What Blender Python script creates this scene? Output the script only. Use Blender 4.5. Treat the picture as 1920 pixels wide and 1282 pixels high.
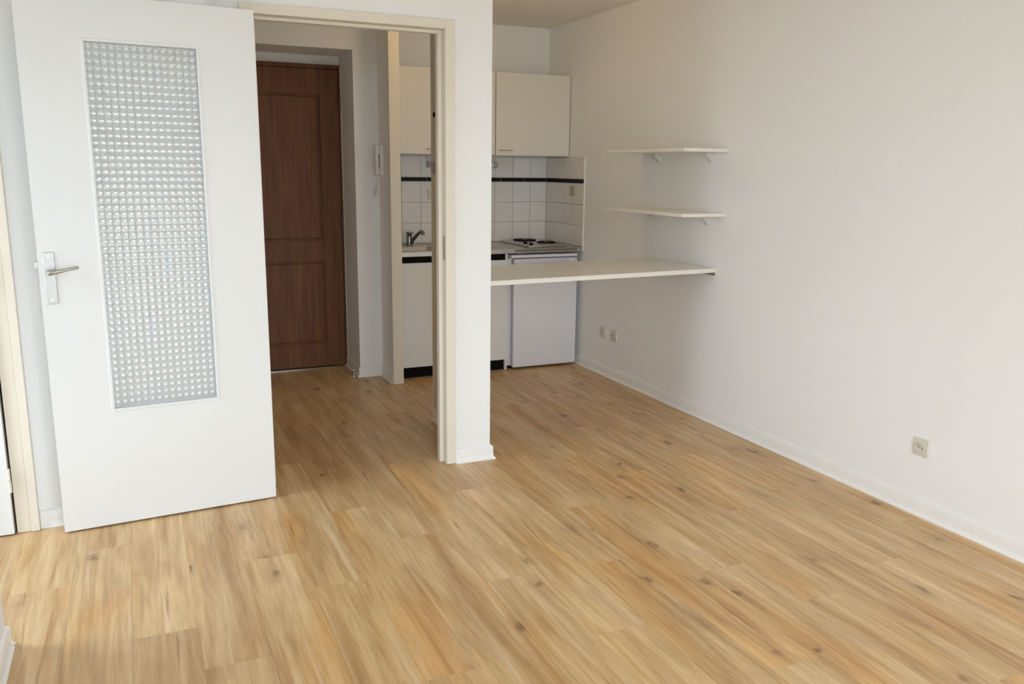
import bpy, bmesh, math, random
from mathutils import Vector, Matrix

for o in list(bpy.data.objects):
    bpy.data.objects.remove(o, do_unlink=True)
scene = bpy.context.scene
COL = scene.collection
rnd = random.Random(7)

# ------------------------------------------------------------------ camera
cam_d = bpy.data.cameras.new('camera')
cam = bpy.data.objects.new('camera', cam_d)
COL.objects.link(cam)
cam_d.sensor_width = 36.0
cam_d.lens = 1586.747 / 1920 * 36.0
cam_d.clip_start = 0.02
RX = Vector((0.91390265, -0.40577229, 0.01143639))
UP = Vector((0.07149233, 0.18862384, 0.97944367))
FW = Vector((0.39958828, 0.89429855, -0.20139343))
m = Matrix.Identity(4)
for i in range(3):
    m[i][0], m[i][1], m[i][2] = RX[i], UP[i], -FW[i]
m.translation = Vector((-3.01935, -6.11748, 1.4505))
cam.matrix_world = m
scene.camera = cam

# ------------------------------------------------------------------ world, daylight, exposure
world = bpy.data.worlds.new('overcast_sky')
scene.world = world
world.use_nodes = True
bg = world.node_tree.nodes['Background']
bg.inputs[0].default_value = (0.78, 0.897, 1.0, 1)      # even overcast sky
bg.inputs[1].default_value = 9.6

# sampling portals standing in the two window openings (they give no light of their own)
WX0, WX1, WZ0, WZ1 = -3.25, -1.05, 0.12, 2.22
LY0, LY1, LZ0, LZ1 = -3.36, -2.50, 0.35, 2.15
def portal(loc, rot, sx, sy):
    d = bpy.data.lights.new('window_portal', 'AREA')
    d.shape = 'RECTANGLE'
    d.size, d.size_y = sx, sy
    d.cycles.is_portal = True
    o = bpy.data.objects.new('window_portal', d)
    o.location = loc
    o.rotation_euler = rot
    COL.objects.link(o)
portal(((WX0 + WX1) / 2, -7.10, (WZ0 + WZ1) / 2), (math.radians(90), 0, 0), WX1 - WX0, WZ1 - WZ0)
portal((-4.78, (LY0 + LY1) / 2, (LZ0 + LZ1) / 2), (0, math.radians(-90), 0), LZ1 - LZ0, LY1 - LY0)

scene.view_settings.view_transform = 'Standard'
scene.view_settings.look = 'None'
scene.view_settings.exposure = 0.0
scene.view_settings.gamma = 1.0
scene.view_settings.use_curve_mapping = False
scene.cycles.diffuse_bounces = 8
scene.cycles.max_bounces = 14
scene.cycles.transmission_bounces = 12

# ------------------------------------------------------------------ materials
def mat(name, col, rough=0.5, metal=0.0, spec=0.5, bump=0.0, bscale=60.0, var=0.0, vscale=3.0, coat=0.0):
    M = bpy.data.materials.new(name)
    M.use_nodes = True
    nt = M.node_tree
    b = nt.nodes['Principled BSDF']
    b.inputs['Base Color'].default_value = (*col, 1)
    b.inputs['Roughness'].default_value = rough
    b.inputs['Metallic'].default_value = metal
    b.inputs['Specular IOR Level'].default_value = spec
    b.inputs['Coat Weight'].default_value = coat
    tc = nt.nodes.new('ShaderNodeTexCoord')
    if bump:
        n = nt.nodes.new('ShaderNodeTexNoise')
        n.inputs['Scale'].default_value = bscale
        n.inputs['Detail'].default_value = 4
        nt.links.new(tc.outputs['Object'], n.inputs['Vector'])
        bp = nt.nodes.new('ShaderNodeBump')
        bp.inputs['Strength'].default_value = bump
        bp.inputs['Distance'].default_value = 0.002
        nt.links.new(n.outputs['Fac'], bp.inputs['Height'])
        nt.links.new(bp.outputs['Normal'], b.inputs['Normal'])
    if var:
        n2 = nt.nodes.new('ShaderNodeTexNoise')
        n2.inputs['Scale'].default_value = vscale
        n2.inputs['Detail'].default_value = 5
        nt.links.new(tc.outputs['Object'], n2.inputs['Vector'])
        mx = nt.nodes.new('ShaderNodeMix')
        mx.data_type = 'RGBA'
        mx.inputs['A'].default_value = (*[c * (1 - var) for c in col], 1)
        mx.inputs['B'].default_value = (*[min(1, c * (1 + var)) for c in col], 1)
        nt.links.new(n2.outputs['Fac'], mx.inputs['Factor'])
        nt.links.new(mx.outputs['Result'], b.inputs['Base Color'])
    return M

WALL = mat('wall_paint', (0.850, 0.853, 0.850), 0.6, spec=0.25, bump=0.25, bscale=45)
CEIL = mat('ceiling_paint', (0.85, 0.83, 0.78), 0.8, spec=0.2, bump=0.2, bscale=40)
BASEB = mat('baseboard_paint', (0.84, 0.83, 0.81), 0.4, spec=0.4)
CASING = mat('casing_paint', (0.76, 0.70, 0.60), 0.45, spec=0.4, bump=0.1, bscale=80)
LEAFP = mat('door_paint', (0.775, 0.78, 0.782), 0.4, spec=0.4, bump=0.08, bscale=60)
CABW = mat('cabinet_laminate', (0.74, 0.71, 0.64), 0.45, spec=0.4)
BASEW = mat('base_cabinet_laminate', (0.74, 0.72, 0.68), 0.45, spec=0.4)
SHELFW = mat('shelf_laminate', (0.82, 0.79, 0.72), 0.35, spec=0.4)
BARW = mat('bar_laminate', (0.80, 0.77, 0.70), 0.22, spec=0.5)
FRIDGEW = mat('fridge_enamel', (0.76, 0.75, 0.77), 0.35, spec=0.5, bump=0.05, bscale=200)
LILAC = mat('fridge_plastic', (0.62, 0.61, 0.72), 0.35)
TILEW = mat('white_glaze', (0.76, 0.735, 0.70), 0.12, spec=0.5, var=0.03, vscale=8)
TILEK = mat('black_glaze', (0.006, 0.006, 0.007), 0.25, spec=0.15)
GROUT = mat('grout', (0.42, 0.38, 0.32), 0.9, var=0.25, vscale=30)
STEEL = mat('brushed_steel', (0.50, 0.48, 0.44), 0.30, metal=1.0, bump=0.05, bscale=150)
CHROME = mat('chrome', (0.72, 0.72, 0.72), 0.12, metal=1.0)
NICKEL = mat('satin_nickel', (0.43, 0.42, 0.395), 0.42, metal=1.0)
BLACK = mat('matt_black', (0.006, 0.0055, 0.005), 0.7, spec=0.08)
IRON = mat('cast_iron', (0.008, 0.0075, 0.007), 0.8, spec=0.1)
TAPM = mat('dark_chrome', (0.30, 0.29, 0.28), 0.10, metal=1.0)
BRACK = mat('bracket_plastic', (0.66, 0.655, 0.64), 0.45)
IVORY = mat('ivory_plastic', (0.66, 0.62, 0.53), 0.35)
DARKHOLE = mat('dark_hole', (0.02, 0.018, 0.015), 0.8)
WHITEP = mat('white_plastic', (0.80, 0.79, 0.77), 0.35)
GREYP = mat('grey_plastic', (0.42, 0.40, 0.37), 0.4)
BROWNM = mat('bronze_hinge', (0.12, 0.075, 0.045), 0.35, metal=1.0)
BOARDP = mat('panel_board', (0.66, 0.60, 0.50), 0.5)
GREYM = mat('galvanised_steel', (0.30, 0.28, 0.26), 0.5, metal=0.6)

def wood_dark():
    M = mat('dark_stained_wood', (0.05, 0.025, 0.014), 0.5, spec=0.2)
    nt = M.node_tree
    b = nt.nodes['Principled BSDF']
    tc = nt.nodes.new('ShaderNodeTexCoord')
    mp = nt.nodes.new('ShaderNodeMapping')
    mp.inputs['Scale'].default_value = (22, 22, 1.3)
    n = nt.nodes.new('ShaderNodeTexNoise')
    n.inputs['Scale'].default_value = 1.6
    n.inputs['Detail'].default_value = 6
    n.inputs['Distortion'].default_value = 0.6
    r = nt.nodes.new('ShaderNodeValToRGB')
    e = r.color_ramp.elements
    e[0].position, e[0].color = 0.30, (0.115, 0.045, 0.018, 1)
    e[1].position, e[1].color = 0.72, (0.185, 0.078, 0.034, 1)
    nt.links.new(tc.outputs['Object'], mp.inputs['Vector'])
    nt.links.new(mp.outputs['Vector'], n.inputs['Vector'])
    nt.links.new(n.outputs['Fac'], r.inputs['Fac'])
    nt.links.new(r.outputs['Color'], b.inputs['Base Color'])
    return M
DARKW = wood_dark()

def plank_material():
    M = bpy.data.materials.new('oak_plank')
    M.use_nodes = True
    nt = M.node_tree
    N, L = nt.nodes, nt.links
    b = N['Principled BSDF']
    b.inputs['Specular IOR Level'].default_value = 0.5
    tc = N.new('ShaderNodeTexCoord')
    oi = N.new('ShaderNodeObjectInfo')
    off = N.new('ShaderNodeVectorMath'); off.operation = 'SCALE'
    off.inputs[0].default_value = (37.0, 91.0, 17.0)
    L.new(oi.outputs['Random'], off.inputs['Scale'])
    add = N.new('ShaderNodeVectorMath'); add.operation = 'ADD'
    L.new(tc.outputs['Object'], add.inputs[0]); L.new(off.outputs['Vector'], add.inputs[1])
    P = add.outputs['Vector']

    def mapped(sx, sy, src=None):
        mp = N.new('ShaderNodeMapping')
        mp.inputs['Scale'].default_value = (sx, sy, 1)
        L.new(src or P, mp.inputs['Vector'])
        return mp.outputs['Vector']

    def noise(vec, scale, detail=4, dist=0.0, rough=0.55):
        n = N.new('ShaderNodeTexNoise')
        n.inputs['Scale'].default_value = scale
        n.inputs['Detail'].default_value = detail
        n.inputs['Distortion'].default_value = dist
        n.inputs['Roughness'].default_value = rough
        L.new(vec, n.inputs['Vector'])
        return n

    def ramp(fac, stops):
        r = N.new('ShaderNodeValToRGB')
        els = r.color_ramp.elements
        while len(els) < len(stops):
            els.new(0.5)
        for el, (p, c) in zip(els, stops):
            el.position = p; el.color = (*c, 1)
        L.new(fac, r.inputs['Fac'])
        return r.outputs['Color']

    def mix(a, bb, fac, mode='MIX'):
        x = N.new('ShaderNodeMix'); x.data_type = 'RGBA'; x.blend_type = mode
        if isinstance(fac, float): x.inputs['Factor'].default_value = fac
        else: L.new(fac, x.inputs['Factor'])
        for s, v in (('A', a), ('B', bb)):
            if isinstance(v, tuple): x.inputs[s].default_value = (*v, 1)
            else: L.new(v, x.inputs[s])
        return x.outputs['Result']

    def math_(op, a, v=None):
        x = N.new('ShaderNodeMath'); x.operation = op
        L.new(a, x.inputs[0])
        if v is not None:
            if isinstance(v, (int, float)): x.inputs[1].default_value = v
            else: L.new(v, x.inputs[1])
        return x.outputs[0]

    # long soft figure, fine fibre, warm and grey patches
    fig = noise(mapped(13.0, 0.9), 1.2, 6, 0.8, 0.62)
    c0 = ramp(fig.outputs['Fac'], [(0.28, (0.46, 0.270, 0.115)), (0.43, (0.58, 0.380, 0.185)),
                                   (0.56, (0.68, 0.475, 0.25)), (0.74, (0.79, 0.60, 0.37))])
    fib = noise(mapped(85.0, 3.0), 1.0, 4, 0.0, 0.6)
    fr = ramp(fib.outputs['Fac'], [(0.30, (0.86, 0.83, 0.79)), (0.62, (1.03, 1.03, 1.02))])
    c1 = mix(c0, fr, 0.8, 'MULTIPLY')
    midn = noise(mapped(38.0, 3.2), 1.0, 5, 0.7, 0.65)
    mr = ramp(midn.outputs['Fac'], [(0.32, (0.80, 0.75, 0.68)), (0.52, (1.0, 1.0, 1.0)), (0.70, (1.06, 1.07, 1.08))])
    c1 = mix(c1, mr, 0.75, 'MULTIPLY')
    pat = noise(mapped(3.5, 1.0), 1.1, 3, 0.4)
    warm = ramp(pat.outputs['Fac'], [(0.50, (1.0, 1.0, 1.0)), (0.66, (1.0, 0.84, 0.62))])
    c2 = mix(c1, warm, 0.8, 'MULTIPLY')
    pat2 = noise(mapped(4.5, 1.3), 1.7, 3, 0.5)
    grey = ramp(pat2.outputs['Fac'], [(0.54, (1.0, 1.0, 1.0)), (0.70, (0.84, 0.82, 0.85))])
    c3 = mix(c2, grey, 0.75, 'MULTIPLY')
    ps = noise(mapped(24.0, 1.1), 1.0, 3, 0.5)
    pale = ramp(ps.outputs['Fac'], [(0.60, (0, 0, 0)), (0.72, (1, 1, 1))])
    pf = math_('MULTIPLY', pale, 0.45)
    c3 = mix(c3, (0.80, 0.63, 0.42), pf)
    # cracks: thin dark lines along the grain
    ck = noise(mapped(34.0, 1.7), 1.0, 2, 0.6)
    crack = ramp(ck.outputs['Fac'], [(0.26, (0.55, 0.44, 0.34)), (0.31, (1, 1, 1))])
    c4 = mix(c3, crack, 0.7, 'MULTIPLY')
    # knots
    vo = N.new('ShaderNodeTexVoronoi')
    vo.voronoi_dimensions = '2D'
    vo.inputs['Scale'].default_value = 1.0
    wob = noise(P, 14.0, 2)
    wadd = N.new('ShaderNodeVectorMath'); wadd.operation = 'MULTIPLY_ADD'
    L.new(wob.outputs['Color'], wadd.inputs[0])
    wadd.inputs[1].default_value = (0.06, 0.12, 0)
    L.new(P, wadd.inputs[2])
    L.new(mapped(4.2, 2.6, wadd.outputs['Vector']), vo.inputs['Vector'])
    sel = N.new('ShaderNodeSeparateColor')
    L.new(vo.outputs['Color'], sel.inputs[0])
    pick = math_('GREATER_THAN', sel.outputs[0], 0.55)
    halo = ramp(vo.outputs['Distance'], [(0.0, (1, 1, 1)), (0.26, (0, 0, 0))])
    core = ramp(vo.outputs['Distance'], [(0.03, (1, 1, 1)), (0.085, (0, 0, 0))])
    hf = math_('MULTIPLY', halo, pick)
    hf = math_('MULTIPLY', hf, 0.36)
    cf = math_('MULTIPLY', core, pick)
    cf = math_('MULTIPLY', cf, sel.outputs[1])
    cf = math_('MULTIPLY', cf, 0.85)
    c5 = mix(c4, (0.33, 0.19, 0.095), hf)
    c6 = mix(c5, (0.12, 0.058, 0.026), cf)
    # each plank its own tone
    tone = ramp(oi.outputs['Random'], [(0.0, (0.90, 0.87, 0.83)), (0.3, (1.0, 1.0, 1.0)), (0.6, (0.95, 0.93, 0.90)), (1.0, (1.09, 1.10, 1.10))])
    c7 = mix(c6, tone, 1.0, 'MULTIPLY')
    L.new(c7, b.inputs['Base Color'])
    rr = ramp(fib.outputs['Fac'], [(0.3, (0.42,) * 3), (0.7, (0.32,) * 3)])
    L.new(rr, b.inputs['Roughness'])
    bp = N.new('ShaderNodeBump')
    bp.inputs['Strength'].default_value = 0.12
    bp.inputs['Distance'].default_value = 0.001
    L.new(fib.outputs['Fac'], bp.inputs['Height'])
    L.new(bp.outputs['Normal'], b.inputs['Normal'])
    return M
OAK = plank_material()

def glass_material(name, rough=0.02):
    M = bpy.data.materials.new(name)
    M.use_nodes = True
    b = M.node_tree.nodes['Principled BSDF']
    b.inputs['Base Color'].default_value = (0.985, 0.995, 0.985, 1)
    b.inputs['Roughness'].default_value = rough
    b.inputs['Transmission Weight'].default_value = 0.76
    b.inputs['IOR'].default_value = 1.58
    return M
GLASS = glass_material('pressed_glass', 0.015)

# ------------------------------------------------------------------ mesh helpers
def BM():
    return bmesh.new()

def box(bm, x0, x1, y0, y1, z0, z1, bev=0.0, seg=1):
    x0, x1 = min(x0, x1), max(x0, x1); y0, y1 = min(y0, y1), max(y0, y1); z0, z1 = min(z0, z1), max(z0, z1)
    v = [bm.verts.new(p) for p in ((x0, y0, z0), (x1, y0, z0), (x1, y1, z0), (x0, y1, z0),
                                   (x0, y0, z1), (x1, y0, z1), (x1, y1, z1), (x0, y1, z1))]
    f = [bm.faces.new([v[i] for i in q]) for q in ((3, 2, 1, 0), (4, 5, 6, 7), (0, 1, 5, 4), (1, 2, 6, 5), (2, 3, 7, 6), (3, 0, 4, 7))]
    if bev:
        es = list({e for ff in f for e in ff.edges})
        bmesh.ops.bevel(bm, geom=es, offset=bev, segments=seg, profile=0.5, affect='EDGES')
    return bm

def cyl(bm, p0, p1, r0, r1=None, n=20, caps=True):
    r1 = r0 if r1 is None else r1
    p0, p1 = Vector(p0), Vector(p1)
    d = (p1 - p0).normalized()
    a = d.orthogonal().normalized(); b = d.cross(a)
    r = []
    for p, rr in ((p0, r0), (p1, r1)):
        r.append([bm.verts.new(p + (a * math.cos(t) + b * math.sin(t)) * rr) for t in [2 * math.pi * i / n for i in range(n)]])
    for i in range(n):
        j = (i + 1) % n
        bm.faces.new((r[0][i], r[0][j], r[1][j], r[1][i]))
    if caps:
        bm.faces.new(r[0][::-1]); bm.faces.new(r[1])
    return bm

def tube(bm, pts, r, n=10):
    pts = [Vector(p) for p in pts]
    rad = r if isinstance(r, (list, tuple)) else [r] * len(pts)
    rings = []
    a = None
    for i, p in enumerate(pts):
        d = (pts[min(i + 1, len(pts) - 1)] - pts[max(i - 1, 0)]).normalized()
        a = d.orthogonal().normalized() if a is None else (a - d * a.dot(d)).normalized()
        b = d.cross(a)
        rings.append([bm.verts.new(p + (a * math.cos(t) + b * math.sin(t)) * rad[i]) for t in [2 * math.pi * k / n for k in range(n)]])
    for q in range(len(rings) - 1):
        for i in range(n):
            j = (i + 1) % n
            bm.faces.new((rings[q][i], rings[q][j], rings[q + 1][j], rings[q + 1][i]))
    bm.faces.new(rings[0][::-1]); bm.faces.new(rings[-1])
    return bm

def prism(bm, pts, axis, a, b, bev=0.0):
    """polygon pts in the two other axes, swept along axis from a to b"""
    def P(u, v, w):
        return {'x': (w, u, v), 'y': (u, w, v), 'z': (u, v, w)}[axis]
    v0 = [bm.verts.new(P(u, v, a)) for u, v in pts]
    v1 = [bm.verts.new(P(u, v, b)) for u, v in pts]
    fs = [bm.faces.new(v0), bm.faces.new(v1[::-1])]
    n = len(pts)
    for i in range(n):
        j = (i + 1) % n
        fs.append(bm.faces.new((v0[j], v0[i], v1[i], v1[j])))
    if bev:
        bmesh.ops.bevel(bm, geom=list({e for f in fs for e in f.edges}), offset=bev, segments=1, affect='EDGES')
    bmesh.ops.recalc_face_normals(bm, faces=bm.faces[:])
    return bm

def obj(name, bm, material, parent=None, kind=None, label=None, cat=None, group=None, smooth=35):
    """link bm as one mesh; with a parent the vertices are taken as world/root coordinates minus the root's base"""
    bmesh.ops.recalc_face_normals(bm, faces=bm.faces[:])
    me = bpy.data.meshes.new(name)
    base = None
    if parent is not None:
        root = parent
        base = Vector(root.get('base_point', (0, 0, 0)))
        if base.length:
            bmesh.ops.translate(bm, verts=bm.verts[:], vec=-base)
    bm.to_mesh(me); bm.free()
    me.materials.append(material)
    if smooth:
        me.shade_smooth()
        me.set_sharp_from_angle(angle=math.radians(smooth))
    o = bpy.data.objects.new(name, me)
    COL.objects.link(o)
    if parent is not None:
        o.parent = parent
        o['base_point'] = (0.0, 0.0, 0.0)
        if base is not None:
            o['base_point'] = tuple(base)
    if kind: o['kind'] = kind
    if label: o['label'] = label
    if cat: o['category'] = cat
    if group: o['group'] = group
    return o

def empty(name, loc, label, cat, group=None, rotz=0.0, kind=None, local=False):
    o = bpy.data.objects.new(name, None)
    o.empty_display_size = 0.05
    o.location = loc
    o.rotation_euler = (0, 0, rotz)
    COL.objects.link(o)
    o['label'] = label; o['category'] = cat
    if group: o['group'] = group
    if kind: o['kind'] = kind
    o['base_point'] = (0.0, 0.0, 0.0) if local else tuple(loc)
    return o

def dup(src, loc, label=None, rotz=None):
    def cp(s, parent):
        c = s.copy(); COL.objects.link(c)
        if parent is not None: c.parent = parent
        for ch in [k for k in KIDS.get(s.name, [])]:
            cp(ch, c)
        return c
    KIDS = {}
    for k in list(COL.objects):
        if k.parent is not None:
            KIDS.setdefault(k.parent.name, []).append(k)
    r = cp(src, None)
    r.location = loc
    if rotz is not None: r.rotation_euler = (0, 0, rotz)
    if label: r['label'] = label
    return r

S = dict(kind='structure')
H = 2.492

# ------------------------------------------------------------------ floor
bm = BM(); box(bm, -4.7, 0.0, -7.0, 1.2, -0.12, -0.006)
floor = obj('floor', bm, GROUT, label='light oak plank floor running towards the kitchen and hall', cat='floor', **S)
PW, PL = 0.1925, 1.32
ENDS = {-9: -2.725, -8: -3.46, -7: -3.714, -6: -3.04, -5: -3.35, -4: -2.70, -3: -3.068, -2: -3.54, -1: -4.00,
        0: -3.564, 1: -3.05, 2: -3.77, 3: -4.085, 4: -3.35, 5: -3.968, 6: -3.224, 7: -3.72, 8: -3.0}
mesh_cache = {}
def plank_mesh(w, l):
    key = (round(w, 4), round(l, 4))
    if key not in mesh_cache:
        b = BM()
        g = 0.0002
        box(b, -w / 2 + g, w / 2 - g, -l / 2 + g, l / 2 - g, -0.006, 0.0, 0.0003)
        b2 = bpy.data.meshes.new('plank')
        b.to_mesh(b2); b.free(); b2.materials.append(OAK)
        mesh_cache[key] = b2
    return mesh_cache[key]
for k in range(-17, 8 + 1):
    xa, xb = -1.572 + PW * k, -1.572 + PW * (k + 1)
    xa, xb = max(xa, -4.68), min(xb, -0.001)
    if xb - xa < 0.01: continue
    e = ENDS.get(k, -3.0 - 0.47 * (k % 5))
    y0 = e - math.ceil((e + 7.0) / PL) * PL
    while y0 < 0.1:
        ya, yb = max(y0, -7.0), min(y0 + PL, 0.10)
        y0 += PL
        if yb - ya < 0.02: continue
        if xb < -3.6 and yb < -4.6: continue
        o = bpy.data.objects.new('plank', plank_mesh(xb - xa, yb - ya))
        o.location = ((xa + xb) / 2, (ya + yb) / 2, 0)
        o.parent = floor
        COL.objects.link(o)

# ------------------------------------------------------------------ walls and ceiling
bm = BM(); box(bm, -4.8, 0.2, -7.2, 1.3, H, H + 0.15)
obj('ceiling', bm, CEIL, label='plain white painted ceiling', cat='ceiling', **S)

bm = BM(); box(bm, 0, 0.15, -7.15, 0.15, -0.1, H)
wall_right = obj('wall_right', bm, WALL, label='long bare white wall carrying the shelves and sockets', cat='wall', **S)

bm = BM(); box(bm, -1.42, 0, 0, 0.15, -0.1, H)
wall_back = obj('wall_back', bm, WALL, label='tiled white wall behind the kitchenette', cat='wall', **S)

bm = BM()
box(bm, -1.633, -1.42, -0.41, 0.15, -0.1, H)
box(bm, -2.75, -2.555, -0.41, 0.15, -0.1, H)
box(bm, -2.555, -1.633, -0.41, 0.15, 2.192, H)
box(bm, -2.555, -1.633, 0.0, 0.15, 2.131, 2.192)
obj('wall_entry', bm, WALL, label='thick white hall wall with deep recess round the brown entrance door', cat='wall', **S)

bm = BM()
box(bm, -1.47, -1.42, -0.69, -0.41, -0.1, H)
box(bm, -1.485, -1.44, -2.26, -1.59, -0.1, H)
box(bm, -1.485, -1.42, -1.59, -0.69, 2.42, H)
obj('wall_hall', bm, WALL, label='thin white partition between the hall and the kitchenette', cat='wall', **S)

bm = BM(); box(bm, -2.75, -2.62, -2.26, -0.41, -0.1, H)
obj('wall_hall_left', bm, WALL, label='white hall wall hidden behind the open glazed door', cat='wall', **S)

bm = BM()
box(bm, -1.66, -1.44, -2.32, -2.26, -0.1, H, 0.0)
box(bm, -2.532, -1.66, -2.32, -2.26, 2.075, H)
box(bm, -2.70, -2.532, -2.32, -2.26, -0.1, H)
obj('wall_partition', bm, WALL, label='white partition wall with the doorway into the hall', cat='wall', **S)

bm = BM()
box(bm, -3.49, -2.70, -2.41, -2.26, -0.1, H)
box(bm, -4.45, -3.49, -2.41, -2.26, 2.09, H)
box(bm, -4.7, -4.45, -2.41, -2.26, -0.1, H)
obj('wall_niche', bm, WALL, label='white wall beside the bathroom door at the far left', cat='wall', **S)

bm = BM(); box(bm, -3.62, -3.46, -7.0, -3.365, -0.1, H, 0.003)
obj('wall_left', bm, WALL, label='near left wall whose white corner peeks in at the lower left edge', cat='wall', **S)
bm = BM()
box(bm, -4.8, -4.7, LY1, -2.26, -0.1, H); box(bm, -4.8, -4.7, -4.6, LY0, -0.1, H)
box(bm, -4.8, -4.7, LY0, LY1, -0.1, LZ0); box(bm, -4.8, -4.7, LY0, LY1, LZ1, H)
box(bm, -4.7, -3.62, -4.6, -4.5, -0.1, H)
obj('wall_alcove', bm, WALL, label='white walls of the alcove beyond the left frame edge', cat='wall', **S)
bm = BM()
box(bm, -4.8, 0.15, 1.2, 1.3, -0.1, H); box(bm, -4.8, -4.7, -2.26, 1.2, -0.1, H); box(bm, 0.0, 0.15, 0.15, 1.2, -0.1, H)  # added box behind the doors, keeps sky light from leaking through the gaps
obj('wall_light_block', bm, WALL, label='unseen landing and bathroom walls behind the closed doors, added to block outside light', cat='wall', **S)
bm = BM()
box(bm, -3.62, WX0, -7.15, -7.0, -0.1, H)
box(bm, WX1, 0.0, -7.15, -7.0, -0.1, H)
box(bm, WX0, WX1, -7.15, -7.0, -0.1, WZ0)
box(bm, WX0, WX1, -7.15, -7.0, WZ1, H)
obj('wall_rear', bm, WALL, label='white window wall behind the viewer', cat='wall', **S)
bm = BM()
t = 0.05
box(bm, WX0, WX0 + t, -7.02, -6.985, WZ0, WZ1); box(bm, WX1 - t, WX1, -7.02, -6.985, WZ0, WZ1)
box(bm, WX0, WX1, -7.02, -6.985, WZ0, WZ0 + t); box(bm, WX0, WX1, -7.02, -6.985, WZ1 - t, WZ1)
xm = (WX0 + WX1) / 2
box(bm, xm - 0.05, xm + 0.05, -7.02, -6.985, WZ0 + t, WZ1 - t)
bw = BM()
box(bw, -4.76, -4.72, LY0, LY0 + t, LZ0, LZ1); box(bw, -4.76, -4.72, LY1 - t, LY1, LZ0, LZ1)
box(bw, -4.76, -4.72, LY0 + t, LY1 - t, LZ0, LZ0 + t); box(bw, -4.76, -4.72, LY0 + t, LY1 - t, LZ1 - t, LZ1)
obj('window_2', bw, LEAFP, label='white window in the alcove beyond the left frame edge', cat='window', **S)
obj('window_1', bm, LEAFP, label='white two leaf window behind the viewer', cat='window', **S)

bm = BM(); box(bm, -60, -4.9, -90, 40, -3.3, -3.0); box(bm, -4.9, 60, -90, -7.3, -3.3, -3.0)
obj('ground', bm, mat('outside_ground', (0.30, 0.29, 0.27), 0.9, var=0.15, vscale=0.5), label='grey ground outside the window behind the viewer', cat='ground', **S)

# ------------------------------------------------------------------ baseboards
PROF = [(0, 0), (0.020, 0), (0.0195, 0.004), (0.0150, 0.010), (0.0115, 0.018), (0.0105, 0.028), (0.0105, 0.060), (0.0075, 0.069), (0.0, 0.074)]
def baseboard(name, p0, p1, nrm, m0=0.0, m1=0.0, s=1.0, label=''):
    """profile swept from p0 to p1 standing off along nrm; m0/m1 = +1 outside mitre, -1 inside"""
    b = BM()
    p0, p1, nrm = Vector((*p0, 0)), Vector((*p1, 0)), Vector((*nrm, 0))
    d = (p1 - p0).normalized()
    r0 = [b.verts.new(p0 + nrm * (q * s) - d * (m0 * q * s) + Vector((0, 0, z + 0.0004))) for q, z in PROF]
    r1 = [b.verts.new(p1 + nrm * (q * s) + d * (m1 * q * s) + Vector((0, 0, z + 0.0004))) for q, z in PROF]
    n = len(PROF)
    for i in range(n):
        j = (i + 1) % n
        b.faces.new((r0[i], r0[j], r1[j], r1[i]))
    b.faces.new(r0[::-1]); b.faces.new(r1)
    return obj(name, b, BASEB, label=label, cat='baseboard', smooth=25, **S)

baseboard('baseboard_right', (0, -7.0), (0, -0.01), (-1, 0), s=0.95, label='white baseboard along the long right wall')
baseboard('baseboard_column', (-1.6285, -2.32), (-1.44, -2.32), (0, -1), 0, 1, s=1.3, label='white baseboard across the foot of the wall end beside the doorway')
baseboard('baseboard_kitchen', (-1.44, -2.32), (-1.44, -1.575), (1, 0), 1, 0, s=1.3, label='white baseboard round the kitchen side of the wall end')
baseboard('baseboard_stub', (-1.485, -2.258), (-1.485, -1.59), (-1, 0), 0, 0, label='white baseboard just inside the hall, right of the doorway')
baseboard('baseboard_recess', (-1.633, -0.41), (-1.633, -0.03), (-1, 0), 1, 0, label='white baseboard inside the entrance door recess')
baseboard('baseboard_entry', (-1.633, -0.41), (-1.47, -0.41), (0, -1), 1, -1, label='white baseboard below the intercom')
baseboard('baseboard_hall', (-1.47, -0.675), (-1.47, -0.41), (-1, 0), 0, -1, label='short white baseboard beside the beige post')
baseboard('baseboard_niche', (-3.446, -2.41), (-2.62, -2.41), (0, -1), label='white baseboard between the bathroom door and the glazed door')
baseboard('baseboard_left', (-3.46, -7.0), (-3.46, -3.365), (1, 0), 0, 0, label='white baseboard end in the lower left corner')
baseboard('baseboard_left_return', (-3.46, -3.365), (-3.62, -3.365), (0, 1), 1, 0, label='white baseboard turning round the lower left wall corner')

# ------------------------------------------------------------------ main doorway frame
tr = empty('trim_1', (-2.1, -2.32, 0), 'beige painted door frame round the hall doorway', 'door frame', kind='structure')
XJ, XL, ZD = -1.6756, -2.516, 2.0594
b = BM(); box(b, XJ, -1.6285, -2.334, -2.3205, 0.001, 2.10, 0.0015); obj('casing', b, CASING, tr)
b = BM(); box(b, XL, XL - 0.047, -2.334, -2.3205, 0.001, 2.10, 0.0015); obj('casing', b, CASING, tr)
b = BM(); box(b, XL, XJ, -2.334, -2.3205, ZD, 2.10, 0.0015); obj('casing', b, CASING, tr)
b = BM(); box(b, XJ, -1.6605, -2.3204, -2.245, 0.001, 2.0744, 0.001); obj('jamb', b, CASING, tr)
b = BM(); box(b, XL, XL - 0.0155, -2.3204, -2.245, 0.001, 2.0744, 0.001); obj('jamb', b, CASING, tr)
b = BM(); box(b, XL, XJ, -2.3204, -2.245, ZD, 2.0744, 0.001); obj('jamb', b, CASING, tr)
b = BM(); box(b, XJ - 0.0185, XJ, -2.283, -2.246, 0.001, ZD - 0.0005, 0.0015); obj('door_stop', b, CASING, tr)
b = BM(); box(b, XL, XL + 0.0185, -2.283, -2.246, 0.001, ZD - 0.0005, 0.0015); obj('door_stop', b, CASING, tr)
b = BM(); box(b, XL + 0.019, XJ - 0.019, -2.283, -2.246, ZD - 0.0155, ZD - 0.0005, 0.0015); obj('door_stop', b, CASING, tr)
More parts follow.
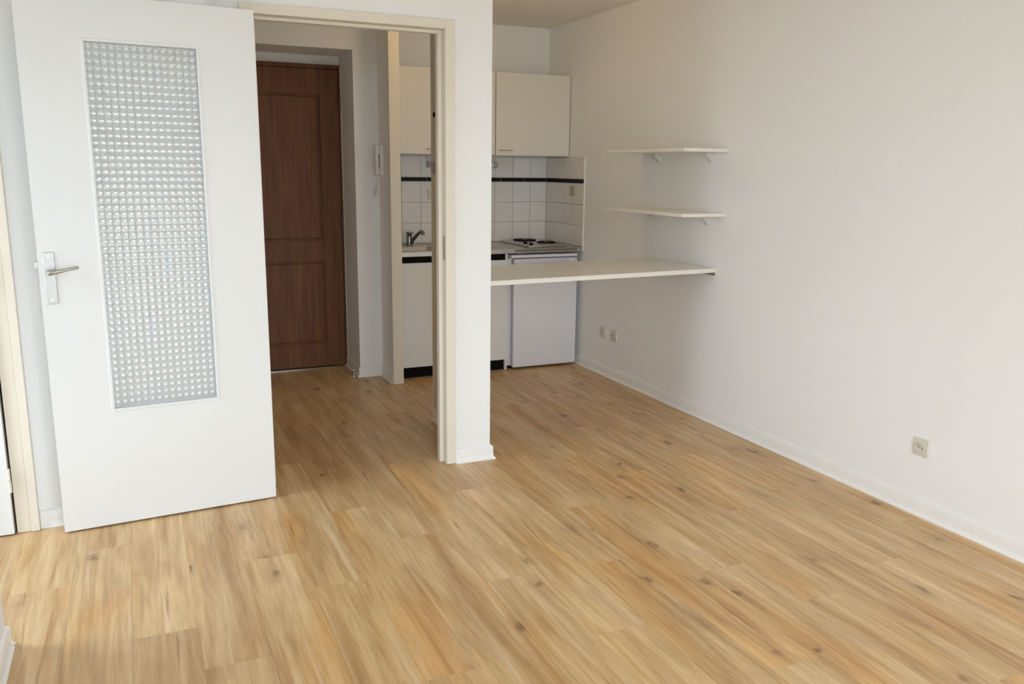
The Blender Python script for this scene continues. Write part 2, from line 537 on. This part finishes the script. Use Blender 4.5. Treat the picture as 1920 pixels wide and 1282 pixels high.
b = BM(); box(b, XJ - 0.0012, XJ, -2.322, -2.292, 1.02, 1.13, 0.0004); obj('strike_plate', b, NICKEL, tr, label='metal strike plate let into the jamb')

# beige lining of the opening between hall and kitchenette
tr3 = empty('trim_3', (-1.44, -0.69, 0), 'tall beige post lining the opening between hall and kitchenette', 'door frame', kind='structure')
b = BM(); box(b, -1.478, -1.406, -0.708, -0.6905, 0.001, 2.415, 0.002); obj('jamb', b, CASING, tr3)
b = BM(); box(b, -1.492, -1.436, -1.589, -1.574, 0.001, 2.415, 0.002); obj('jamb', b, CASING, tr3)
b = BM(); box(b, -1.478, -1.42, -1.573, -0.709, 2.40, 2.4195, 0.002); obj('lintel', b, CASING, tr3)

# ------------------------------------------------------------------ glazed door (open flat against the wall)
F = Vector((-3.3538, -2.5216, 0)); Hh = Vector((-2.5226, -2.4537, 0))
LWD = (Hh - F).length
rz = math.atan2(Hh.y - F.y, Hh.x - F.x)
d1 = empty('door_1', F, 'white glazed door folded open against the wall, pressed glass pane and lever handle', 'door', rotz=rz, kind='structure', local=True)
U0, U1, V0, V1 = 0.207, 0.620, 0.480, 1.899
ZT = 2.051
b = BM()
def ring_panel(b, x0, x1, z0, z1, u0, u1, v0, v1, ya, yb):
    for y, flip in ((ya, False), (yb, True)):
        o_ = [b.verts.new((x, y, z)) for x, z in ((x0, z0), (x1, z0), (x1, z1), (x0, z1))]
        i_ = [b.verts.new((x, y, z)) for x, z in ((u0, v0), (u1, v0), (u1, v1), (u0, v1))]
        for k in range(4):
            q = (k + 1) % 4
            b.faces.new((o_[k], o_[q], i_[q], i_[k]))
        if not flip: A, B_ = o_, i_
        else:
            for k in range(4):
                q = (k + 1) % 4
                b.faces.new((A[k], A[q], o_[q], o_[k]))
                b.faces.new((B_[k], B_[q], i_[q], i_[k]))
ring_panel(b, 0, LWD, 0.008, ZT, U0, U1, V0, V1, 0.0, 0.039)
obj('leaf', b, LEAFP, d1)
def bead(y0, y1):
    w = 0.011
    bb = BM()
    for (x0, x1, z0, z1) in ((U0, U0 + w, V0, V1), (U1 - w, U1, V0, V1), (U0 + w, U1 - w, V0, V0 + w), (U0 + w, U1 - w, V1 - w, V1)):
        box(bb, x0, x1, y0, y1, z0, z1, 0.0015)
    return bb
obj('glazing_bead', bead(-0.0025, 0.013), LEAFP, d1)
obj('glazing_bead', bead(0.0205, 0.0415), LEAFP, d1)
# pressed glass: square lens cells as true relief, flat back
def pressed_glass():
    gx0, gx1, gz0, gz1 = U0 + 0.0112, U1 - 0.0112, V0 + 0.0112, V1 - 0.0112
    nx, nz, sub = 15, 52, 6
    amp = 0.0034
    cols, rows = nx * sub, nz * sub
    verts, faces = [], []
    for j in range(rows + 1):
        for i in range(cols + 1):
            fx = (i % sub) / sub * 2 - 1; fz = (j % sub) / sub * 2 - 1
            h = amp * (1 - 0.5 * fx * fx - 0.5 * fz * fz)
            verts.append((gx0 + (gx1 - gx0) * i / cols, 0.0168 - h, gz0 + (gz1 - gz0) * j / rows))
    W_ = cols + 1
    for j in range(rows):
        for i in range(cols):
            a = j * W_ + i
            faces.append((a, a + 1, a + W_ + 1, a + W_))
    k = len(verts)
    verts += [(gx0, 0.0195, gz0), (gx1, 0.0195, gz0), (gx1, 0.0195, gz1), (gx0, 0.0195, gz1)]
    faces.append((k + 3, k + 2, k + 1, k))
    faces.append(tuple([*range(cols, -1, -1)]) + (k, k + 1))
    faces.append(tuple([rows * W_ + i for i in range(cols + 1)]) + (k + 2, k + 3))
    faces.append(tuple([j * W_ for j in range(rows + 1)]) + (k + 3, k))
    faces.append(tuple([j * W_ + cols for j in range(rows, -1, -1)]) + (k + 1, k + 2))
    me = bpy.data.meshes.new('glass_pane')
    me.from_pydata(verts, [], faces)
    bm_ = BM(); bm_.from_mesh(me); bpy.data.meshes.remove(me)
    return bm_
obj('glass_pane', pressed_glass(), GLASS, d1, label='pressed glass pane with a grid of small square lenses', smooth=8)
# handle
b = BM(); box(b, 0.016, 0.056, -0.0035, 0.0, 0.926, 1.122, 0.0015)
pl = obj('handle_plate', b, NICKEL, d1, label='long satin metal backplate')
for z in (1.107, 0.943):
    b = BM(); cyl(b, (0.036, -0.0052, z), (0.036, -0.003, z), 0.0042, 0.005, 14); obj('screw', b, CHROME, pl)
b = BM()
cyl(b, (0.037, -0.003, 1.048), (0.037, -0.040, 1.049), 0.0085, 0.0085, 18)
tube(b, [(0.031, -0.046, 1.047), (0.036, -0.048, 1.048), (0.055, -0.050, 1.0515), (0.075, -0.051, 1.055), (0.100, -0.051, 1.060), (0.130, -0.050, 1.0655), (0.134, -0.050, 1.066)],
     [0.007, 0.0095, 0.0085, 0.0062, 0.0056, 0.0054, 0.0035], 14)
obj('lever_handle', b, NICKEL, d1)
b = BM(); box(b, -0.011, 0.001, 0.013, 0.026, 1.062, 1.086, 0.001); obj('latch', b, NICKEL, d1, label='latch bolt standing out of the door edge')
for z in (0.25, 1.03, 1.82):
    b = BM(); cyl(b, (LWD + 0.004, 0.044, z - 0.045), (LWD + 0.004, 0.044, z + 0.045), 0.006, 0.006, 12); obj('hinge', b, CASING, d1)

# ------------------------------------------------------------------ bathroom door at far left
tr2 = empty('trim_2', (-3.49, -2.41, 0), 'beige door frame at the far left edge', 'door frame', kind='structure')
b = BM(); box(b, -3.478, -3.447, -2.447, -2.4105, 0.001, 2.10, 0.002); obj('casing', b, CASING, tr2)
b = BM(); box(b, -3.527, -3.4785, -2.442, -2.4105, 0.001, 2.06, 0.002); obj('jamb', b, CASING, tr2)
b = BM(); box(b, -4.42, -3.4785, -2.447, -2.4105, 2.061, 2.10, 0.002); obj('casing', b, CASING, tr2)
d3 = empty('door_3', (-3.536, -2.418, 0), 'plain white door leaf cut off by the left frame edge', 'door', kind='structure')
b = BM(); box(b, -4.40, -3.5355, -2.458, -2.418, 0.006, 2.05, 0.001); obj('leaf', b, LEAFP, d3)
for z0 in (0.18, 1.0, 1.78):
    b = BM()
    cyl(b, (-3.5325, -2.459, z0), (-3.5325, -2.459, z0 + 0.047), 0.0062, 0.0062, 12)
    cyl(b, (-3.5325, -2.459, z0 + 0.050), (-3.5325, -2.459, z0 + 0.097), 0.0052, 0.0052, 12)
    obj('hinge', b, CASING, d3)

# ------------------------------------------------------------------ entrance door
d2 = empty('door_2', (-2.09, -0.03, 0), 'dark brown wooden entrance door with two framed panels at the end of the hall', 'door', kind='structure')
XR, XLE = -1.648, -2.525
yf, yb_ = -0.034, 0.02
b = BM(); box(b, XR + 0.002, -1.6335, -0.040, 0.02, 0.001, 2.130, 0.002); obj('door_frame', b, DARKW, d2)
b = BM(); box(b, XLE - 0.002, -2.5545, -0.040, 0.02, 0.001, 2.130, 0.002); obj('door_frame', b, DARKW, d2)
b = BM(); box(b, XLE - 0.0015, XR + 0.0015, -0.040, 0.02, 2.102, 2.130, 0.002); obj('door_frame', b, DARKW, d2)
PX1, PX0 = -1.782, -2.392
zs = [(0.186, 0.780), (0.930, 1.930)]
b = BM(); box(b, PX1, XR, yf, yb_, 0.012, 2.10, 0.0015); obj('stile', b, DARKW, d2)
b = BM(); box(b, XLE, PX0, yf, yb_, 0.012, 2.10, 0.0015); obj('stile', b, DARKW, d2)
for z0, z1 in ((0.012, 0.186), (0.780, 0.930), (1.930, 2.10)):
    b = BM(); box(b, PX0, PX1, yf, yb_, z0, z1, 0.0015); obj('rail', b, DARKW, d2)
for z0, z1 in zs:
    b = BM()
    box(b, PX0, PX1, yf + 0.014, yb_, z0, z1)
    box(b, PX0 + 0.012, PX1 - 0.012, yf + 0.006, yf + 0.02, z0 + 0.012, z1 - 0.012, 0.006)
    obj('door_panel', b, DARKW, d2)
for zc in (0.27, 1.065, 1.90):
    b = BM()
    cyl(b, (XR + 0.001, -0.044, zc - 0.05), (XR + 0.001, -0.044, zc + 0.05), 0.0075, 0.0075, 14)
    cyl(b, (XR + 0.001, -0.044, zc + 0.05), (XR + 0.001, -0.044, zc + 0.058), 0.005, 0.003, 10)
    cyl(b, (XR + 0.001, -0.044, zc - 0.058), (XR + 0.001, -0.044, zc - 0.05), 0.003, 0.005, 10)
    obj('hinge', b, BROWNM, d2)
b = BM(); box(b, -2.54, -1.72, -0.052, -0.041, 0.0004, 0.006, 0.001); obj('gap_light_strip', b, CHROME, d2, label='thin bright metal strip standing in for the light under the door')  # bright strip imitates the line of light under the door
b = BM(); box(b, -1.6358, -1.633, -0.049, -0.040, 0.076, 2.131, 0.001)
obj('trim_4', b, BASEB, label='thin white caulk bead between the brown door frame and the recess', cat='trim', **S)

b = BM()
cyl(b, (-1.671, -0.373, 0.0003), (-1.671, -0.373, 0.004), 0.011, 0.010, 16)
cyl(b, (-1.671, -0.373, 0.004), (-1.671, -0.373, 0.034), 0.0065, 0.0065, 14)
st = obj('doorstop', b, CHROME, label='small chrome doorstop on the hall floor by the recess', cat='doorstop')
b = BM(); cyl(b, (-1.671, -0.373, 0.0335), (-1.671, -0.373, 0.040), 0.0082, 0.0082, 16); obj('rubber_ring', b, BLACK, st)
b = BM(); cyl(b, (-1.671, -0.373, 0.040), (-1.671, -0.373, 0.046), 0.0065, 0.0055, 16); obj('cap', b, CHROME, st)

# ------------------------------------------------------------------ intercom
ic = empty('intercom', (-1.47, -0.49, 1.39), 'white wall intercom handset with coiled cord in the hall corner', 'intercom')
b = BM(); box(b, -1.494, -1.4705, -0.535, -0.445, 1.391, 1.588, 0.003, 2); obj('base', b, WHITEP, ic)
b = BM()
prism(b, [(-1.496, 1.400), (-1.496, 1.440), (-1.508, 1.446), (-1.508, 1.528), (-1.496, 1.534), (-1.496, 1.584),
          (-1.518, 1.588), (-1.523, 1.580), (-1.523, 1.404), (-1.518, 1.394)], 'y', -0.533, -0.478, 0.0015)
obj('handset', b, WHITEP, ic)
pts = []
import math as _m
for i in range(150):
    t_ = i / 149
    ang = t_ * _m.pi
    base_ = Vector((-1.505 - 0.004 * _m.sin(ang), -0.49 + 0.10 * t_, 1.392 - 0.135 * _m.sin(ang) ** 0.8))
    ph = i * 1.15
    pts.append(base_ + Vector((0.0055 * _m.cos(ph), 0.0055 * _m.sin(ph), 0.0)))
b = BM(); tube(b, pts, 0.0016, 6); obj('coiled_cord', b, WHITEP, ic)

# ------------------------------------------------------------------ electrical board on hall side of the stub wall
eb = empty('electrical_board', (-1.4855, -1.75, 0.08), 'narrow electrical board seen edge-on inside the hall doorway', 'electrical board')
b = BM(); box(b, -1.497, -1.4855, -2.02, -1.607, 0.09, 1.338, 0.001); obj('lower_panel', b, BOARDP, eb)
b = BM(); box(b, -1.497, -1.4855, -2.02, -1.600, 1.342, 1.41, 0.001); obj('cover', b, BOARDP, eb)
b = BM(); box(b, -1.503, -1.4855, -2.02, -1.605, 1.42, 1.478, 0.002); obj('breaker_box', b, GREYP, eb, label='grey breaker box')
b = BM(); box(b, -1.497, -1.4855, -2.02, -1.597, 1.488, 1.562, 0.001); obj('cover', b, BOARDP, eb)
b = BM(); box(b, -1.497, -1.4855, -2.02, -1.607, 1.570, 2.20, 0.001); up = obj('upper_panel', b, BOARDP, eb)
b = BM(); box(b, -1.503, -1.4975, -1.69, -1.640, 1.690, 1.740, 0.001); sw = obj('switch', b, IVORY, eb)
b = BM(); box(b, -1.506, -1.5035, -1.685, -1.655, 1.712, 1.736, 0.001); obj('rocker', b, BLACK, sw)

# ------------------------------------------------------------------ wall tiles
def grout_panel(name, parent, b):
    return obj(name, b, GROUT, parent)
TP = 0.15
ROWS = [(0.889, 1.039), (1.039, 1.192), (1.192, 1.345), (1.376, 1.531)]
b = BM(); box(b, -1.42, 0, -0.0055, -0.0002, 0.86, 1.531); grout_panel('grout', wall_back, b)
b = BM(); box(b, -0.0055, -0.0002, -0.622, -0.0056, 0.86, 1.531); grout_panel('grout', wall_right, b)
G = 0.0016
for r0, r1 in ROWS:
    for i in range(10):
        x1 = -i * 0.1495 - (0.0086 if i == 0 else 0); x0 = max(-(i + 1) * 0.1495, -1.42)
        if x1 - x0 < 0.03: continue
        b = BM(); box(b, x0 + G, x1 - G, -0.0085, -0.0056, r0 + G, r1 - G, 0.0008); obj('tile', b, TILEW, wall_back, smooth=0)
    for i in range(4):
        y1 = -i * 0.1555 - (0.0086 if i == 0 else 0); y0 = -(i + 1) * 0.1555
        b = BM(); box(b, -0.0085, -0.0056, y0 + G, y1 - G, r0 + G, r1 - G, 0.0008); obj('tile', b, TILEW, wall_right, smooth=0)
for i in range(8):
    x1 = -i * 0.1995 - (0.0086 if i == 0 else 0); x0 = max(-(i + 1) * 0.1995, -1.42)
    if x1 - x0 < 0.02: continue
    b = BM(); box(b, x0 + G, x1 - G, -0.0088, -0.0056, 1.345 + G, 1.376 - G, 0.0008); obj('border_tile', b, TILEK, wall_back, smooth=0)
for i in range(3):
    y1 = -i * 0.2073 - (0.0089 if i == 0 else 0); y0 = -(i + 1) * 0.2073
    b = BM(); box(b, -0.0088, -0.0056, y0 + G, y1 - G, 1.345 + G, 1.376 - G, 0.0008); obj('border_tile', b, TILEK, wall_right, smooth=0)
b = BM(); box(b, -0.0095, -0.0002, -0.630, -0.6225, 0.86, 1.533, 0.001)
obj('trim_5', b, BASEB, label='thin white edge strip ending the tiles on the right wall', cat='trim', **S)

# ------------------------------------------------------------------ kitchenette
WT, WB = 0.887, 0.855
ws = empty('sink_worktop', (-0.71, -0.3, WB), 'stainless steel worktop with built-in sink bowl and slotted front edge', 'worktop')
b = BM()
X0, X1, Y0, Y1 = -1.405, -0.010, -0.622, -0.0095
sx0, sx1, sy0, sy1, rc = -1.375, -1.045, -0.560, -0.255, 0.07
def rrect(x0, x1, y0, y1, r, n=6):
    out = []
    for cx, cy, a0 in ((x1 - r, y1 - r, 0), (x0 + r, y1 - r, 90), (x0 + r, y0 + r, 180), (x1 - r, y0 + r, 270)):
        for k in range(n + 1):
            a = math.radians(a0 + 90 * k / n)
            out.append((cx + r * math.cos(a), cy + r * math.sin(a)))
    return out
outer = [b.verts.new((x, y, WT)) for x, y in ((X0, Y0), (X1, Y0), (X1, Y1), (X0, Y1))]
rim = [b.verts.new((x, y, WT)) for x, y in rrect(sx0, sx1, sy0, sy1, rc)]
eds = []
for loop in (outer, rim):
    for i in range(len(loop)):
        eds.append(b.edges.new((loop[i], loop[(i + 1) % len(loop)])))
bmesh.ops.triangle_fill(b, use_beauty=True, use_dissolve=False, edges=eds)
prev = rim
for ins, z in ((0.003, WT - 0.004), (0.010, 0.80), (0.025, 0.752), (0.05, 0.745)):
    ring = [b.verts.new((x, y, z)) for x, y in rrect(sx0 + ins, sx1 - ins, sy0 + ins, sy1 - ins, max(rc - ins * 0.4, 0.03))]
    for i in range(len(ring)):
        j = (i + 1) % len(ring)
        b.faces.new((prev[i], prev[j], ring[j], ring[i]))
    prev = ring
b.faces.new(prev)
obj('top_with_bowl', b, STEEL, ws, smooth=40)
b = BM()
VX0, VX1, NS = -0.545, -0.048, 42
yA, yB = -0.6225, -0.6185
box(b, X0, VX0, yA, yB, WB, WT - 0.0003, 0.0008)
box(b, VX1, X1, yA, yB, WB, WT - 0.0003, 0.0008)
box(b, VX0, VX1, yA, yB, WB, 0.8635)
box(b, VX0, VX1, yA, yB, 0.8825, WT - 0.0003)
pitch = (VX1 - VX0) / NS
for i in range(NS):
    xa = VX0 + i * pitch
    box(b, xa + pitch * 0.48, xa + pitch, yA, yB, 0.8635, 0.8825)
obj('slotted_front', b, STEEL, ws, smooth=30)
b = BM(); box(b, X0 + 0.002, VX0 - 0.002, -0.6180, -0.60, WB, WB + 0.02); box(b, VX0, X1, -0.600, -0.590, WB, WT - 0.002); obj('dark_backing', b, BLACK, ws)  # black sheet stands for the dark interior behind the slots

# mixer tap
tp = empty('mixer_tap', (-1.178, -0.13, WT), 'chrome mixer tap with slanting spout behind the sink bowl', 'tap')
b = BM()
cyl(b, (-1.178, -0.13, WT + 0.0004), (-1.178, -0.13, WT + 0.008), 0.027, 0.025, 22)
cyl(b, (-1.178, -0.13, WT + 0.008), (-1.178, -0.13, WT + 0.062), 0.0215, 0.0205, 22)
obj('tap_body', b, TAPM, tp)
b = BM(); cyl(b, (-1.178, -0.13, WT + 0.064), (-1.178, -0.13, WT + 0.095), 0.020, 0.023, 22); box(b, -1.192, -1.164, -0.20, -0.12, WT + 0.090, WT + 0.101, 0.003); obj('lever', b, TAPM, tp)
b = BM()
tube(b, [(-1.168, -0.142, WT + 0.012), (-1.158, -0.165, WT + 0.045), (-1.136, -0.235, WT + 0.096), (-1.128, -0.262, WT + 0.108), (-1.122, -0.280, WT + 0.104), (-1.120, -0.286, WT + 0.086)],
     [0.0135, 0.0135, 0.0125, 0.0125, 0.0125, 0.0125], 14)
obj('spout', b, TAPM, tp)

# hob
hb = empty('hob', (-0.265, -0.32, WT), 'steel two plate electric hob set into the worktop', 'hob')
b = BM(); box(b, -0.415, -0.115, -0.575, -0.06, WT + 0.0005, WT + 0.013, 0.003, 2); obj('hob_tray', b, STEEL, hb)
HT = WT + 0.013
for cx, cy, r in ((-0.275, -0.19, 0.090), (-0.205, -0.425, 0.0725)):
    b = BM()
    cyl(b, (cx, cy, HT - 0.0005), (cx, cy, HT + 0.005), r + 0.012, r + 0.006, 40)
    rg = obj('hotplate_rim', b, CHROME, hb)
    b = BM()
    cyl(b, (cx, cy, HT + 0.004), (cx, cy, HT + 0.014), r, r - 0.003, 40)
    hp = obj('hotplate', b, IRON, hb)
    b = BM(); cyl(b, (cx, cy, HT + 0.0138), (cx, cy, HT + 0.0146), 0.018, 0.018, 20); obj('hotplate_centre', b, NICKEL, hp)
for cx, cy in ((-0.365, -0.50), (-0.365, -0.40)):
    b = BM(); cyl(b, (cx, cy, HT - 0.0003), (cx, cy, HT + 0.012), 0.016, 0.014, 20); box(b, cx - 0.003, cx + 0.003, cy - 0.014, cy + 0.014, HT + 0.0115, HT + 0.015, 0.001); obj('knob', b, BLACK, hb)

# base cabinet
bc = empty('base_cabinet', (-0.98, -0.3, 0), 'off-white sink base cabinet with black plinth under the steel worktop', 'cabinet')
b = BM()
box(b, -1.395, -1.378, -0.575, -0.02, 0.0005, 0.853); box(b, -0.603, -0.586, -0.578, -0.02, 0.0005, 0.853)
box(b, -1.378, -0.603, -0.575, -0.02, 0.082, 0.098); box(b, -1.378, -0.603, -0.035, -0.02, 0.098, 0.70)
obj('carcass', b, BASEW, bc)
b = BM(); box(b, -1.377, -0.604, -0.562, -0.55, 0.0008, 0.081); obj('plinth', b, BLACK, bc, label='matt black plinth')
b = BM(); box(b, -1.377, -0.612, -0.592, -0.578, 0.800, 0.854); obj('grip_recess', b, BLACK, bc, label='black recessed strip above the doors')
b = BM(); box(b, -0.611, -0.594, -0.597, -0.579, 0.800, 0.853, 0.001); obj('end_strip', b, BASEW, bc)
for x0, x1 in ((-1.394, -0.994), (-0.991, -0.590)):
    b = BM(); box(b, x0, x1, -0.600, -0.5815, 0.082, 0.8085, 0.0012); obj('cabinet_door', b, BASEW, bc)

# fridge
fr = empty('fridge', (-0.305, -0.33, 0), 'white under-counter fridge standing in the right kitchen corner', 'fridge')
b = BM(); box(b, -0.574, -0.038, -0.555, -0.04, 0.022, 0.815, 0.004); obj('body', b, FRIDGEW, fr)
b = BM(); box(b, -0.5735, -0.034, -0.612, -0.035, 0.8185, 0.8425, 0.009, 3); obj('top_lid', b, FRIDGEW, fr)
b = BM(); box(b, -0.551, -0.035, -0.612, -0.564, 0.016, 0.778, 0.009, 3); dr = obj('door', b, FRIDGEW, fr)
b = BM(); box(b, -0.545, -0.036, -0.606, -0.566, 0.7785, 0.812, 0.004, 2); hs = obj('handle_strip', b, LILAC, fr, label='lilac grey grip strip across the top of the door')
b = BM(); box(b, -0.092, -0.066, -0.6085, -0.6062, 0.788, 0.806, 0.0005); obj('badge', b, WHITEP, hs)
b = BM(); box(b, -0.545, -0.04, -0.564, -0.555, 0.03, 0.805); obj('door_seal', b, GREYP, fr)
for x, y in ((-0.535, -0.53), (-0.075, -0.53), (-0.535, -0.08), (-0.075, -0.08)):
    b = BM(); cyl(b, (x, y, 0.0005), (x, y, 0.0225), 0.016, 0.014, 14); obj('foot', b, BLACK, fr)

# wall cabinets
def wall_cabinet(x0, x1, doors, label):
    c = empty('wall_cabinet', ((x0 + x1) / 2, -0.01, 1.54), label, 'cabinet', group='kitchen wall cabinets')
    b = BM()
    t_ = 0.016
    box(b, x0, x0 + t_, -0.357, -0.001 - 0.0085, 1.541, 2.112); box(b, x1 - t_, x1, -0.357, -0.0095, 1.541, 2.112)
    box(b, x0 + t_, x1 - t_, -0.357, -0.0095, 1.541, 1.557); box(b, x0 + t_, x1 - t_, -0.357, -0.0095, 2.096, 2.112)
    box(b, x0 + t_, x1 - t_, -0.018, -0.0095, 1.557, 2.096)
    obj('carcass', b, CABW, c)
    for a, e, hx in doors:
        b = BM(); box(b, a + 0.0012, e - 0.0012, -0.377, -0.3585, 1.539, 2.114, 0.0012)
        dd = obj('cabinet_door', b, CABW, c)
        b = BM()
        tube(b, [(hx, -0.3765, 1.574), (hx, -0.392, 1.574), (hx + 0.004, -0.397, 1.574), (hx + 0.05, -0.399, 1.574), (hx + 0.096, -0.397, 1.574), (hx + 0.10, -0.392, 1.574), (hx + 0.10, -0.3765, 1.574)], 0.0045, 10)
        obj('handle', b, CHROME, dd)
    return c
wall_cabinet(-0.600, -0.006, [(-0.600, -0.006, -0.573)], 'single door white wall cabinet against the right wall')
wall_cabinet(-1.400, -0.604, [(-1.400, -1.003, -1.119), (-1.001, -0.604, -0.985)], 'double door white wall cabinet half hidden behind the wall end')

# under-cabinet light
ul = empty('strip_light', (-0.72, -0.04, 1.45), 'grey strip light on the tiles below the wall cabinets', 'lamp')
b = BM(); box(b, -0.978, -0.474, -0.060, -0.0095, 1.452, 1.490, 0.006, 2); obj('housing', b, WHITEP, ul)
for x0, x1 in ((-0.473, -0.447), (-1.000, -0.979)):
    b = BM(); box(b, x0, x1, -0.066, -0.0095, 1.447, 1.494, 0.004, 2); obj('end_cap', b, GREYP, ul)
b = BM(); box(b, -0.995, -0.983, -0.020, -0.0095, 1.4945, 1.531, 0.001); obj('cable_duct', b, WHITEP, ul)

# ------------------------------------------------------------------ breakfast bar
br = empty('breakfast_bar', (-0.72, -1.9, 0.88), 'long white bar top spanning from the wall end to the right wall', 'bar top')
b = BM()
prism(b, [(-0.002, -2.198), (-0.002, -1.556), (-1.438, -1.705), (-1.438, -2.293)], 'z', 0.8795, 0.9035, 0.0012)
obj('bar_top', b, BARW, br, smooth=20)
b = BM()
box(b, -0.0025, -0.0003, -2.19, -1.60, 0.861, 0.8793); box(b, -0.090, -0.0026, -2.19, -1.60, 0.8773, 0.8793)
obj('wall_angle', b, GREYM, br, label='grey steel angle under the wall end of the bar')
b = BM(); box(b, -1.4395, -1.4375, -2.25, -1.73, 0.845, 0.8793); box(b, -1.4375, -1.40, -2.25, -1.73, 0.8773, 0.8793)
obj('wall_angle', b, GREYM, br)

# ------------------------------------------------------------------ shelves
def shelf(y0, y1, depth, z0, label):
    s = empty('wall_shelf', (0, (y0 + y1) / 2, z0), label, 'shelf', group='white shelves on the right wall')
    b = BM(); box(b, -depth, -0.0005, y0, y1, z0, z0 + 0.0185, 0.001); obj('board', b, SHELFW, s)
    for yc in (-1.585, -2.105):
        b = BM()
        prism(b, [(-0.001, z0 - 0.0003), (-0.058, z0 - 0.0003), (-0.056, z0 - 0.008), (-0.010, z0 - 0.055), (-0.001, z0 - 0.055)], 'y', yc - 0.014, yc + 0.014, 0.001)
        k = obj('bracket', b, BRACK, s)
        b = BM()
        prism(b, [(-0.001, z0 + 0.0188), (-0.040, z0 + 0.0188), (-0.036, z0 + 0.0215), (-0.010, z0 + 0.030), (-0.001, z0 + 0.030)], 'y', yc - 0.012, yc + 0.012, 0.0008)
        obj('bracket_clip', b, WHITEP, k)
        b = BM(); cyl(b, (-0.0135, yc - 0.0005, z0 - 0.047), (-0.0155, yc - 0.0005, z0 - 0.0488), 0.0032, 0.0032, 10); obj('screw', b, GREYM, k)
shelf(-2.246, -1.385, 0.292, 1.5485, 'upper white wall shelf on two brackets')
shelf(-2.256, -1.405, 0.292, 1.1985, 'lower white wall shelf on two brackets, above the bar')

# ------------------------------------------------------------------ sockets and switches (local: plate faces -X, origin at wall)
def plate_bm(w=0.079, h=0.076, d=0.011):
    b = BM()
    n = 8
    # gently dished plate: curved left and right edges, thicker in the middle
    rows = []
    for j in range(n + 1):
        v = -1 + 2 * j / n
        hw = w / 2 * (1 - 0.055 * (1 - v * v) * 0)
        bulge = d * (0.70 + 0.30 * (1 - v * v))
        rows.append((v * h / 2, hw, bulge))
    prev = None
    for z, hw, t_ in rows:
        cur = [b.verts.new(p) for p in ((0, -hw, z), (-t_ * 0.55, -hw, z), (-t_, -hw * 0.90, z), (-t_, hw * 0.90, z), (-t_ * 0.55, hw, z), (0, hw, z))]
        if prev:
            for i in range(6):
                q = (i + 1) % 6
                b.faces.new((prev[i], prev[q], cur[q], cur[i]))
        else:
            b.faces.new(cur[::-1])
        prev = cur
    b.faces.new(prev)
    return b
def ringwall(b, ro, ri, xa, xb, n=28):
    vs = []
    for r, x in ((ro, xa), (ro, xb), (ri, xb), (ri, xa)):
        vs.append([b.verts.new((x, r * math.cos(2 * math.pi * i / n), r * math.sin(2 * math.pi * i / n))) for i in range(n)])
    for k in range(4):
        q = (k + 1) % 4
        for i in range(n):
            j = (i + 1) % n
            b.faces.new((vs[k][i], vs[k][j], vs[q][j], vs[q][i]))
def make_socket(loc, label, group=None):
    s = empty('wall_socket', loc, label, 'socket', group=group, local=True)
    pl_ = obj('plate', plate_bm(), IVORY, s, smooth=40)
    b = BM(); ringwall(b, 0.0215, 0.0175, -0.0105, -0.0150); obj('well_rim', b, IVORY, s)
    b = BM(); cyl(b, (-0.0108, 0, 0), (-0.0122, 0, 0), 0.0174, 0.0174, 28); f_ = obj('well_face', b, IVORY, s)
    for y in (-0.0095, 0.0095):
        b = BM(); cyl(b, (-0.0120, y, 0), (-0.0126, y, 0), 0.0028, 0.0028, 12); obj('pin_hole', b, DARKHOLE, f_)
    b = BM(); cyl(b, (-0.0120, 0, 0.0085), (-0.021, 0, 0.0085), 0.0022, 0.0018, 10); obj('earth_pin', b, NICKEL, f_)
    return s
soc = make_socket((-0.0004, -0.968, 0.312), 'left of the two ivory sockets low on the wall near the fridge', 'low sockets by the fridge')
dup(soc, (-0.0004, -1.116, 0.312), 'right of the two ivory sockets low on the wall near the fridge')
s3 = dup(soc, (-0.0004, -3.676, 0.300), 'single ivory socket at the right, nearest the viewer')
del s3['group']
s4 = dup(soc, (-0.955, -0.0088, 1.2525), 'ivory socket on the tiles above the sink', rotz=math.radians(90))
del s4['group']
sw_ = empty('light_switch', (-0.0090, -0.465, 1.291), 'beige switch on the side tiles right of the hob', 'switch', local=True)
SWM = mat('beige_plastic', (0.47, 0.43, 0.31), 0.4)
obj('plate', plate_bm(0.078, 0.076), SWM, sw_, smooth=40)
b = BM(); box(b, -0.0145, -0.0105, -0.026, -0.001, -0.024, 0.024, 0.001); obj('rocker', b, SWM, sw_)
b = BM(); box(b, -0.0145, -0.0105, 0.001, 0.026, -0.024, 0.024, 0.001); obj('rocker', b, SWM, sw_)

# unseen warm fill globe, added to brighten the dark, cool kitchenette
LAMPG = bpy.data.materials.new('fill_lamp_glow'); LAMPG.use_nodes = True
pb = LAMPG.node_tree.nodes['Principled BSDF']
pb.inputs['Base Color'].default_value = (0.9, 0.87, 0.8, 1)
pb.inputs['Emission Color'].default_value = (1.0, 0.69, 0.34, 1)
pb.inputs['Emission Strength'].default_value = 8.5
for (x, y), lab in (((-1.22, -1.30), 'unseen warm globe added to brighten the kitchenette, hidden behind the doorway wall'),):
    lp = empty('fill_lamp', (x, y, H), lab, 'lamp')
    b = BM(); cyl(b, (x, y, H - 0.0003), (x, y, H - 0.03), 0.055, 0.05, 20); obj('mount', b, WHITEP, lp)
    b = BM(); bmesh.ops.create_uvsphere(b, u_segments=24, v_segments=14, radius=0.11); bmesh.ops.translate(b, verts=b.verts[:], vec=(x, y, H - 0.13)); obj('globe', b, LAMPG, lp, smooth=80)

# tidy helper properties
for o in bpy.data.objects:
    if 'base_point' in o: del o['base_point']
